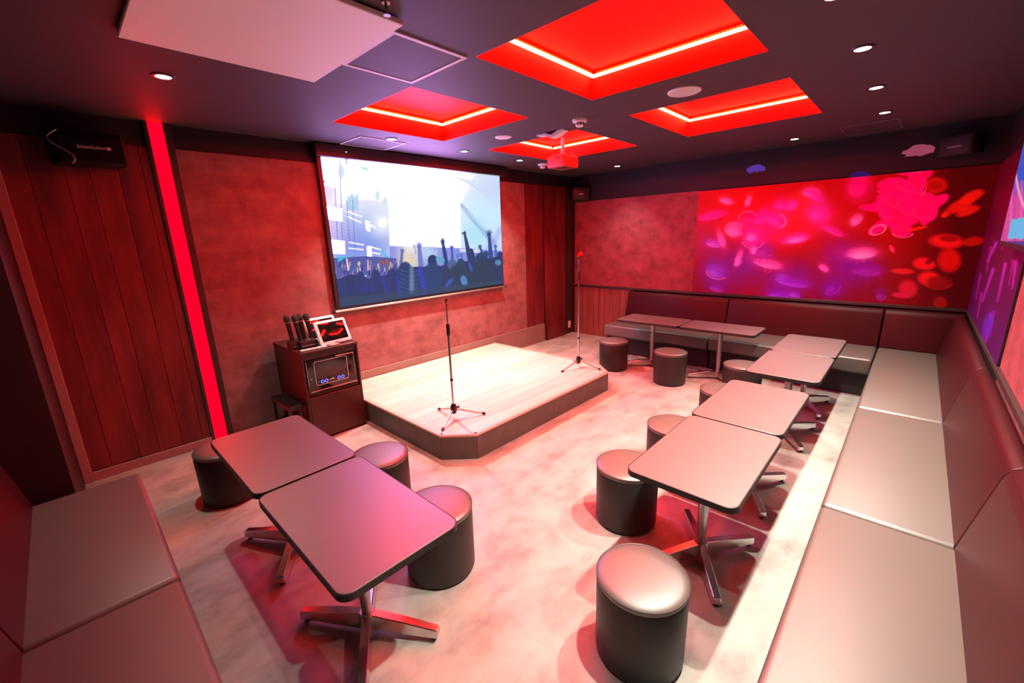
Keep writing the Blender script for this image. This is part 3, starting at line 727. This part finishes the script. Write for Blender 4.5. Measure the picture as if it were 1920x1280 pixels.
# ------------------------------------------------------------------ stage
SZ = .20
st = thing('stage', 'low wooden stage with cut corners and copper edge in front of the screen', 'stage', (2.86, 3.25, 0))
out = [(1.735, 2.435), (1.93, 2.234), (3.83, 2.234), (4.015, 2.455), (4.015, 4.155), (1.735, 4.155)]
def off_st(p): return (p[0]-2.86, p[1]-3.25)
O = [off_st(p) for p in out]
MB().prism([(p[0]*.985, p[1]*.985) for p in O], 0.005, SZ-.022).build('carcass', M['plinth'], st)
def seg_panel(p, q, z0, z1, th, name, m, split=1):
    for k in range(split):
        a = (p[0]+(q[0]-p[0])*k/split, p[1]+(q[1]-p[1])*k/split); b = (p[0]+(q[0]-p[0])*(k+1)/split, p[1]+(q[1]-p[1])*(k+1)/split)
        d = Vector((b[0]-a[0], b[1]-a[1])).normalized(); nrm = Vector((-d.y, d.x))*th; g = d*.0015
        MB().prism([(a[0]+g.x, a[1]+g.y), (b[0]-g.x, b[1]-g.y), (b[0]-g.x+nrm.x, b[1]-g.y+nrm.y), (a[0]+g.x+nrm.x, a[1]+g.y+nrm.y)], z0, z1).build(name, m, st)
for i, sp in ((5, 2), (0, 1), (1, 2), (2, 1), (3, 2)):
    p, q = O[i], O[(i+1) % 6]
    seg_panel(p, q, 0, SZ-.012, .014, 'side_panel', M['fascia'], sp)
    seg_panel(p, q, SZ-.016, SZ+.005, .036, 'edge_nosing', M['nosing'])
# planks clipped to the outline
def clip(poly, a, b, c):  # keep a*x+b*y<=c
    r = []
    for i in range(len(poly)):
        p, q = poly[i], poly[(i+1) % len(poly)]
        dp, dq = a*p[0]+b*p[1]-c, a*q[0]+b*q[1]-c
        if dp <= 0: r.append(p)
        if dp*dq < 0:
            t_ = dp/(dp-dq); r.append((p[0]+(q[0]-p[0])*t_, p[1]+(q[1]-p[1])*t_))
    return r
rows = 13; y0s, y1s = O[1][1]+.02, O[4][1]; rw = (y1s-y0s)/rows
for r_ in range(rows):
    xa = O[0][0]+.02; shift = random.uniform(.2, .9); xcur = xa
    while xcur < O[3][0]-.03:
        xn = min(xcur+shift, O[3][0]-.02); shift = .92
        if O[3][0]-.02-xn < .12: xn = O[3][0]-.02
        pl = [(xcur+.0012, y0s+r_*rw+.0012), (xn-.0012, y0s+r_*rw+.0012), (xn-.0012, y0s+(r_+1)*rw-.0012), (xcur+.0012, y0s+(r_+1)*rw-.0012)]
        for p, q in ((O[0], O[1]), (O[2], O[3])):
            d = (q[0]-p[0], q[1]-p[1]); L = math.hypot(*d); n_ = (d[1]/L, -d[0]/L)
            pl = clip(pl, n_[0], n_[1], n_[0]*p[0]+n_[1]*p[1]-.026)
        if len(pl) >= 3: MB().prism(pl, SZ-.022, SZ+random.uniform(-.0006, .0006)).build('plank', M['deck'], st)
        xcur = xn

# ------------------------------------------------------------------ benches
def bench(label, L, rz, loc, depth=.43, backs=None, plinth_in=.07, back_th=.155, back_h=.79, group='black leather wall benches', rsetback=None):
    """local frame: x along the wall from 0 to L, seat front at y=0, back towards -y"""
    t = thing('bench', label, 'bench', loc, rz, group)
    g = .004
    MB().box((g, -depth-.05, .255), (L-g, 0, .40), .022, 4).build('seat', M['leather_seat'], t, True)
    MB().tube([(g+.004, -.012, .252), (L-g-.004, -.012, .252)], .005, 8).build('piping', M['piping'], t, True)
    MB().box((.01, -depth-.05, 0), (L-.01, -plinth_in, .254)).build('plinth', M['plinth'], t)
    for a, b in (backs or [(0, L)]):
        p = [(-depth, .385), (-depth-.075, .745), (-depth-.09, .775), (-depth-.115, back_h), (-depth-back_th+.015, back_h-.003), (-depth-back_th, .77), (-depth-back_th, .385)]
        MB().prism(p, a+g, b-g, .008, 3, axis='X').build('backrest', M['leather_back'], t, True)
    return t
# long bench along the front wall: seat front y=.16 (local +y = world +y)
bench('long bench unit at the bottom right, nearest the camera', 2.214-.11, 0, (.11, .16, 0))
bench('middle unit of the long bench on the right, between two bright seams', 3.70-2.214, 0, (2.214, .16, 0))
cu = bench('corner unit of the long bench on the right, running into the dark far corner', 5.745-3.70, 0, (3.70, .16, 0))
# far bench below the mural: rotated so +y -> -x
def far_bench(label, y0, y1):
    return bench(label, y1-y0, R(90), (5.13, y0, 0), depth=.60, back_th=.185, plinth_in=.09)
far_bench('far bench unit under the mural, ending beside the red plank wainscot', 1.675, 3.09)
far_bench('far bench unit under the mural, between the two backrest seams', .165, 1.672)
MB().prism([(5.73, .40), (5.805, .745), (5.82, .775), (5.845, .79), (5.90, .787), (5.915, .77), (5.915, .40)], -.425, .157, .008, 3, axis='Y').build('end_backrest', M['leather_back'], cu, True)
bpy.data.objects[-1] if False else None
for ch in [x_ for x_ in bpy.data.objects if x_.name.startswith('end_backrest')]: ch.location = (-3.70, -.16, 0)
# left bench: +y -> +x, along -Y
bench('dark left bench unit ending near the plank wall', 3.10-1.925, R(-90), (.097, 3.10, 0), depth=.41, back_th=.13)
bench('dark left bench unit at the bottom left corner, nearest the camera', 1.925-(-.27), R(-90), (.097, 1.925, 0), depth=.41, back_th=.13)

# ------------------------------------------------------------------ tables
def make_table(sx, sy, arms):
    """table centred at origin; arms: list of leg end points"""
    t = thing('table', 'x', 'table')
    h = .60
    MB().prism(rrect(-sx/2+.003, -sy/2+.003, sx/2-.003, sy/2-.003, .045), h-.026, h, .002, 1).build('tabletop', M['laminate'], t)
    ring = MB(); bm = ring.bm
    o_, i_ = rrect(-sx/2, -sy/2, sx/2, sy/2, .048), rrect(-sx/2+.0028, -sy/2+.0028, sx/2-.0028, sy/2-.0028, .0452)
    n = len(o_)
    V = [[bm.verts.new((p[0], p[1], z)) for p in q] for q, z in ((o_, h-.028), (o_, h-.0015), (i_, h-.0005), (i_, h-.028))]
    for a in range(4):
        for k in range(n):
            bm.faces.new((V[a][k], V[a][(k+1) % n], V[(a+1) % 4][(k+1) % n], V[(a+1) % 4][k]))
    bmesh.ops.recalc_face_normals(bm, faces=bm.faces[:])
    ring.build('edge_band', M['edge'], t)
    MB().box((-.12, -.12, h-.034), (.12, .12, h-.026), .003, 1).build('mounting_plate', M['black_plastic'], t)
    MB().lathe([(.017, .085), (.019, .09), (.027, .30), (.027, h-.034), (.017, h-.034)], 18).build('column', M['steel'], t, True)
    MB().lathe([(0, .028), (.034, .028), (.036, .09), (.030, .10), (0, .10)], 18).build('hub', M['steel'], t, True)
    for ex, ey in arms:
        d = Vector((ex, ey, 0)); L = d.length; d.normalize(); w = Vector((-d.y, d.x, 0))
        bm = bmesh.new(); rings = []
        for s_, ht, hb, hw in ((.02, .098, .024, .025), (L*.5, .083, .024, .0235), (L-.004, .060, .022, .021), (L, .055, .026, .018)):
            c = d*s_
            rings.append([bm.verts.new(c+w*hw*.8+Vector((0, 0, ht))), bm.verts.new(c+w*hw+Vector((0, 0, hb))), bm.verts.new(c-w*hw+Vector((0, 0, hb))), bm.verts.new(c-w*hw*.8+Vector((0, 0, ht)))])
        for a, b in zip(rings, rings[1:]):
            for k in range(4): bm.faces.new((a[k], a[(k+1) % 4], b[(k+1) % 4], b[k]))
        bm.faces.new(rings[0]); bm.faces.new(rings[-1]); bmesh.ops.recalc_face_normals(bm, faces=bm.faces[:])
        bmesh.ops.bevel(bm, geom=bm.edges[:], offset=.003, segments=1, affect='EDGES')
        mb = MB(); mb._add(bm)
        lg = mb.build('leg', M['chrome'], t)
        MB().lathe([(0, 0), (.011, 0), (.012, .024), (0, .024)], 12, Matrix.Translation(d*(L-.022))).build('foot', M['black_plastic'], lg)
    return t
LA = [(.27, .175), (.27, -.175), (-.27, .175), (-.27, -.175)]
TAB = [  # label, centre, rotation
    ('left taupe table at the far end, beside the glowing red strip', (.628, 2.325), 90),
    ('front left taupe table nearest the camera, glowing magenta', (.628, 1.516), 90),
    ('nearest table of the right row, its near corner glowing orange red', (1.993, .602), 0),
    ('second table of the right row, joined end to end behind the nearest one', (2.79, .610), 0),
    ('third table of the right row, behind the gap, nearer of the distant pair', (3.815, .600), 0),
    ('fourth table of the right row, farthest, close to the far bench', (4.583, .600), 0),
    ('left one of two tables standing along the far bench', (4.905, 2.252), 90),
    ('right one of two tables standing along the far bench', (4.905, 1.464), 90)]
SIZES = [.80, .80, .79, .79, .765, .765, .785, .785]
protos = {}
for (lab, (x, y), rot), L in zip(TAB, SIZES):
    if L not in protos:
        t = protos[L] = make_table(L-.004, .475, LA)
    else: t = dup(protos[L])
    t.location = (x, y, 0); t.rotation_euler.z = R(rot); tag(t, lab, 'table', 'pedestal tables with rounded corners')

# ------------------------------------------------------------------ stools
def make_stool():
    t = thing('stool', 'x', 'stool'); r, h = .174, .365
    MB().lathe([(0, .012), (r-.004, .012), (r-.002, .02), (r, h-.035), (r-.002, h-.03), (0, h-.03)], 48).build('body', M['leather'], t, True)
    MB().lathe([(0, 0), (r-.016, 0), (r-.016, .0119), (0, .0119)], 32).build('base', M['black_plastic'], t, True)
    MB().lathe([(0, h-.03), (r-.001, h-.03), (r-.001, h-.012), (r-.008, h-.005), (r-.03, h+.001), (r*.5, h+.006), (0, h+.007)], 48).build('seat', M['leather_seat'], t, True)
    prof = [(r+.0025*math.cos(a), h-.012+.0035*math.sin(a)) for a in [2*math.pi*k/8 for k in range(9)]]
    bm = MB().lathe(prof[:-1]+[prof[0]], 48, cap=False); bm.build('piping', M['piping'], t, True)
    return t
STOOLS = [('black drum stool closest to the camera at bottom centre right', 1.325, .602), ('black drum stool under the near left corner of the right row of tables', 2.03, 1.045),
          ('black drum stool half behind the middle of the two joined right tables', 2.70, 1.055), ('black drum stool behind the far end of the two joined right tables', 3.60, 1.02),
          ('black drum stool with pale shining top beside the far right tables', 4.42, 1.09), ('black drum stool in front of the far bench, right of the column of a table', 4.47, 1.835),
          ('black drum stool next to the right corner of the stage', 4.545, 2.585), ('black drum stool between left tables and the stage, nearer the camera', 1.072, 1.575),
          ('black drum stool between left tables and the stage, nearer the cabinet', 1.15, 2.27), ('black drum stool mostly hidden behind the far end of the left tables', .53, 3.17)]
s0 = None
for lab, x, y in STOOLS:
    if s0 is None: s0 = t = make_stool()
    else: t = dup(s0)
    t.location = (x, y, 0); tag(t, lab, 'stool', 'black leather drum stools')

# ------------------------------------------------------------------ microphone stands
def mic_stand(label, loc, ztop, legs, clip=True, clutch=None):
    t = thing('microphone_stand', label, 'stand', loc)
    hz = .085
    MB().lathe([(0, hz-.035), (.020, hz-.035), (.026, hz-.02), (.026, hz+.022), (.018, hz+.045), (0, hz+.045)], 20).build('hub', M['black_plastic'], t, True)
    MB().tube([(.024, -.012, hz+.012), (.046, -.02, hz+.012)], .009, 10).build('knob', M['black_plastic'], t, True)
    for ex, ey in legs:
        d = Vector((ex, ey, 0)); e = d*(1-.02/d.length)
        lg = MB().tube([(d.x*.05, d.y*.05, hz), (e.x, e.y, .011)], .0065, 10).build('leg', M['chrome'], t, True)
        MB().tube([(d.x*.90, d.y*.90, .017), (d.x, d.y, .010)], [.0105, .010], 12).build('foot', M['black_plastic'], lg, True)
    zc = clutch
    MB().tube([(0, 0, hz), (0, 0, zc)], .0095, 14).build('lower_tube', M['chrome'], t, True)
    MB().tube([(0, 0, zc-.05), (0, 0, zc-.045), (0, 0, zc+.04), (0, 0, zc+.045)], [.012, .015, .014, .011], 14).build('clutch', M['black_plastic'], t, True)
    MB().tube([(0, 0, .33), (0, 0, .35)], .012, 14).build('collar', M['black_plastic'], t, True)
    MB().tube([(0, 0, zc), (0, 0, ztop)], .0065, 12).build('upper_tube', M['chrome' if clip else 'steel'], t, True)
    return t
m1 = mic_stand('microphone stand at the front left corner of the stage, rising to the screen', (2.01, 2.60, SZ), .965, [(.03, .25), (.22, -.14), (-.21, -.11)], False, .755)
MB().tube([(0, 0, .955), (0, 0, .975), (.006, .004, .995)], [.009, .010, .008], 12).build('clip_thread', M['black_plastic'], m1, True)
m2 = mic_stand('microphone stand with a red clip at the right end of the stage', (3.78, 2.585, SZ), 1.21, [(-.26, .04), (.06, -.25), (.165, .17)], True, 1.02)
MB().tube([(0, 0, 1.20), (0, 0, 1.225)], .009, 12).build('clip_thread', M['black_plastic'], m2, True)
MB().tube([(-.028, .01, 1.235), (-.012, .004, 1.232), (.012, -.004, 1.240), (.03, -.01, 1.252)], [.013, .017, .019, .018], 12, False).build('clip', M['red_rubber'], m2, True)
MB().tube([(0, 0, 1.015), (0, 0, 1.20)], .0105, 14).build('sleeve', M['chrome'], m2, True)

# ------------------------------------------------------------------ karaoke cabinet with its equipment
CX0, CX1, CY0, CY1, CH = 1.205, 1.692, 3.50, 4.12, .79
cab = thing('cabinet', 'dark brown karaoke rack cabinet beside the stage, with mics and tablets on top', 'cabinet', ((CX0+CX1)/2, (CY0+CY1)/2, 0))
ox, oy = (CX0+CX1)/2, (CY0+CY1)/2
def cb_(a, b, name, m, bev=.002):
    return MB().box((a[0]-ox, a[1]-oy, a[2]), (b[0]-ox, b[1]-oy, b[2]), bev, 1).build(name, m, cab)
cb_((CX0, CY0, 0), (CX0+.018, CY1, CH-.02), 'side_panel', M['cabinet'])
cb_((CX1-.018, CY0, 0), (CX1, CY1, CH-.02), 'side_panel', M['cabinet'])
cb_((CX0-.004, CY0-.006, CH-.02), (CX1+.004, CY1, CH), 'top_panel', M['cabinet'])
cb_((CX0+.018, CY1-.012, .02), (CX1-.018, CY1, CH-.02), 'back_panel', M['cabinet'])
cb_((CX0+.018, CY0+.02, .395), (CX1-.018, CY1-.012, .411), 'shelf', M['cabinet'])
cb_((CX0+.020, CY0, .02), (CX1-.020, CY0+.016, .393), 'door', M['cabinet'])
cb_((CX0+.018, CY0+.02, 0), (CX1-.018, CY1-.012, .018), 'bottom_panel', M['cabinet'])
cb_((CX0+.018, CY0+.012, .715), (CX1-.018, CY0+.03, CH-.02), 'top_rail', M['black_plastic'])
# low black stand leaning at the cabinet's left side
t = thing('floor_stand', 'low black open stand on the floor at the left side of the cabinet', 'stand', (1.13, 3.78, 0))
for a, b in (((-.05, -.20, 0), (-.03, -.18, .34)), ((-.05, .18, 0), (-.03, .20, .34)), ((.03, -.20, 0), (.05, -.18, .30)), ((.03, .18, 0), (.05, .20, .30))):
    MB().box(a, b).build('leg', M['black_plastic'], t)
MB().box((-.055, -.205, .30), (.055, .205, .34), .004, 1).build('top', M['black_plastic'], t)
MB().box((-.05, -.18, .12), (.05, .18, .14), .002, 1).build('shelf', M['black_plastic'], t)
# amplifier
amp = thing('amplifier', 'black karaoke amplifier with blue lit knobs and silver lines inside the cabinet', 'amplifier', (ox, CY0, .412))
az = -.412
MB().box((-.218, .03, .005), (.218, .46, .295), .004, 1).build('chassis', M['black_plastic'], amp)
MB().box((-.220, .012, .005), (.220, .03, .300), .006, 2).build('front_panel', M['black_gloss'], amp)
pts_o, pts_i = rrect(-.150, .070, .135, .278, .022), rrect(-.145, .075, .130, .273, .018)
fr = MB(); bm = fr.bm; n = len(pts_o)
V = [[bm.verts.new((p[0], yv, p[1])) for p in q] for q, yv in ((pts_o, .012), (pts_o, .006), (pts_i, .006), (pts_i, .012))]
for a in range(3):
    for k in range(n): bm.faces.new((V[a][k], V[a][(k+1) % n], V[a+1][(k+1) % n], V[a+1][k]))
bmesh.ops.recalc_face_normals(bm, faces=bm.faces[:]); fr.build('display_frame', M['silver'], amp)
MB().box((-.135, .0085, .085), (.12, .0118, .262)).build('display', M['black_gloss'], amp)
for xb in (-.212, .192):
    MB().box((xb, .004, .078), (xb+.006, .012, .288), .002, 1).build('side_bar', M['silver'], amp)
MB().box((-.20, .004, .024), (.21, .012, .030), .001, 1).build('silver_line', M['silver'], amp)
MB().box((.04, .004, .286), (.20, .012, .293), .001, 1).build('silver_line', M['silver'], amp)
for xk in (-.100, -.066, .042, .076):
    kb = MB().lathe([(0, 0), (.014, 0), (.012, .010), (0, .010)], 18, Matrix.Translation((xk, .008, .100)) @ Matrix.Rotation(R(90), 4, 'X')).build('knob', M['black_plastic'], amp, True)
    MB().lathe([(.0095, .0102), (.0145, .0102), (.0145, .0118), (.0095, .0118)], 18, Matrix.Translation((xk, .008, .100)) @ Matrix.Rotation(R(90), 4, 'X'), cap=False).build('lit_ring', M['blue_led'], kb)
MB().box((-.028, .007, .095), (.006, .0085, .106)).build('logo_light', M['amber_led'], amp)
for xl, zl in ((-.128, .098), (-.185, .135)): MB().box((xl, .006, zl), (xl+.006, .012, zl+.006)).build('pilot_light', M['green_led'], amp)
for zl in (.17, .195): MB().box((.112, .006, zl), (.117, .0085, zl+.006)).build('pilot_light', M['amber_led'], amp)
# tablets
def tablet(label, loc, rz, tilt):
    t = thing('tablet', label, 'tablet', loc, rz, 'white karaoke tablets')
    mt = Matrix.Rotation(R(-tilt), 4, 'X')
    def bb(a, b, bev, name, m):
        mb = MB().box(a, b, bev, 3); mb.bm.transform(mt); return mb.build(name, m, t, True)
    W_, H_ = .290, .215
    mb = MB().prism(rrect(-W_/2, 0.0, W_/2, H_, .018), 0, .022, .005, 2, axis='Y'); mb.bm.transform(mt); mb.build('case', M['white_plastic'], t, True)
    bb((-W_/2+.026, -.0015, .030), (W_/2-.024, .001, H_-.022), .0006, 'screen', M['black_gloss'])
    bb((-.02, -.0018, .010), (.02, .0005, .018), .0005, 'button', M['steel'])
    MB().box((-.06, .03, -.009), (.06, .115, .003), .003, 2).build('stand_foot', M['white_plastic'], t, True)
    MB().tube([(0, .095, -.002), (0, .062, .10)], .008, 10).build('prop', M['white_plastic'], t, True)
    return t
tablet('front white tablet leaning on the cabinet top, its dark screen reflecting red', (1.545, 3.56, CH+.0095), R(7), 24)
tablet('white tablet standing just behind the front one on the cabinet', (1.545, 3.775, CH+.0095), R(7), 24)
# microphones in charging docks
def mic(label, x, y, lean):
    t = thing('microphone', label, 'microphone', (x, y, CH+.070), 0, 'wireless microphones in the docks')
    t.rotation_euler = (R(lean[0]), R(lean[1]), 0)
    MB().lathe([(0, 0), (.013, 0), (.016, .01), (.0185, .12), (.020, .15), (0, .15)], 18).build('handle', M['black_plastic'], t, True)
    MB().lathe([(.0185, .1505), (.0235, .1505), (.0235, .158), (.0185, .158)], 18).build('collar', M['silver'], t, True)
    MB().lathe([(0, .151), (.021, .158), (.026, .175), (.026, .19), (.020, .207), (.009, .215), (0, .217)], 18).build('head', mat('black_mic_grille', (.012, .011, .011), .55, bump=.8, bscale=900), t, True)
ML = ['leftmost wireless microphone standing in the dock on the cabinet', 'second wireless microphone from the left in the cabinet dock', 'third wireless microphone from the left in the cabinet dock', 'rightmost wireless microphone, next to the rear tablet']
for lab, (x, y) in zip(ML, ((1.232, 3.70), (1.282, 3.66), (1.328, 3.69), (1.372, 3.655))): mic(lab, x, y, (-6, -4))
for lab, x0, x1, y0, y1 in (('rear black charging dock holding microphones on the cabinet', 1.208, 1.258, 3.65, 3.78), ('long black charging dock at the front of the microphones', 1.2615, 1.405, 3.61, 3.74)):
    t = thing('charging_dock', lab, 'dock', ((x0+x1)/2, (y0+y1)/2, CH), 0, 'black microphone charging docks')
    a, b = (x1-x0)/2, (y1-y0)/2
    MB().box((-a, -b, .0005), (a, b, .062), .008, 2).build('housing', M['black_plastic'], t, True)
    MB().box((-a+.008, -b-.001, .022), (a-.008, -b+.001, .027)).build('stripe', M['silver'], t)
t = thing('remote_tray', 'flat tray of small white cards along the front edge of the cabinet top', 'tray', (1.33, 3.535, CH))
MB().box((-.115, -.025, .0005), (.115, .025, .006), .002, 1).build('tray', M['black_plastic'], t)
for k in range(5): MB().box((-.105+k*.043, -.02, .0062), (-.068+k*.043, .018, .0125), .001, 1).build('card', M['white_plastic'], t)
t = thing('remote_control', 'small silver remote lying before the front tablet', 'remote', (1.50, 3.525, CH))
MB().box((-.045, -.016, .0005), (.045, .016, .012), .004, 2).build('body', M['silver'], t, True)
MB().box((-.03, -.008, .0122), (.02, .008, .0132)).build('keypad', M['white_plastic'], t)

# wall outlet by the far corner
t = thing('wall_outlet', 'small white power outlet low on the wall in the far corner', 'outlet', (5.83, YB-.0105, .155))
MB().box((-.035, -.008, -.058), (.035, 0, .058), .003, 2).build('cover_plate', M['white_plastic'], t, True)
for zz in (-.022, .022): MB().box((-.014, -.0095, zz-.012), (.014, -.0075, zz+.012)).build('socket', M['hatch'], t)
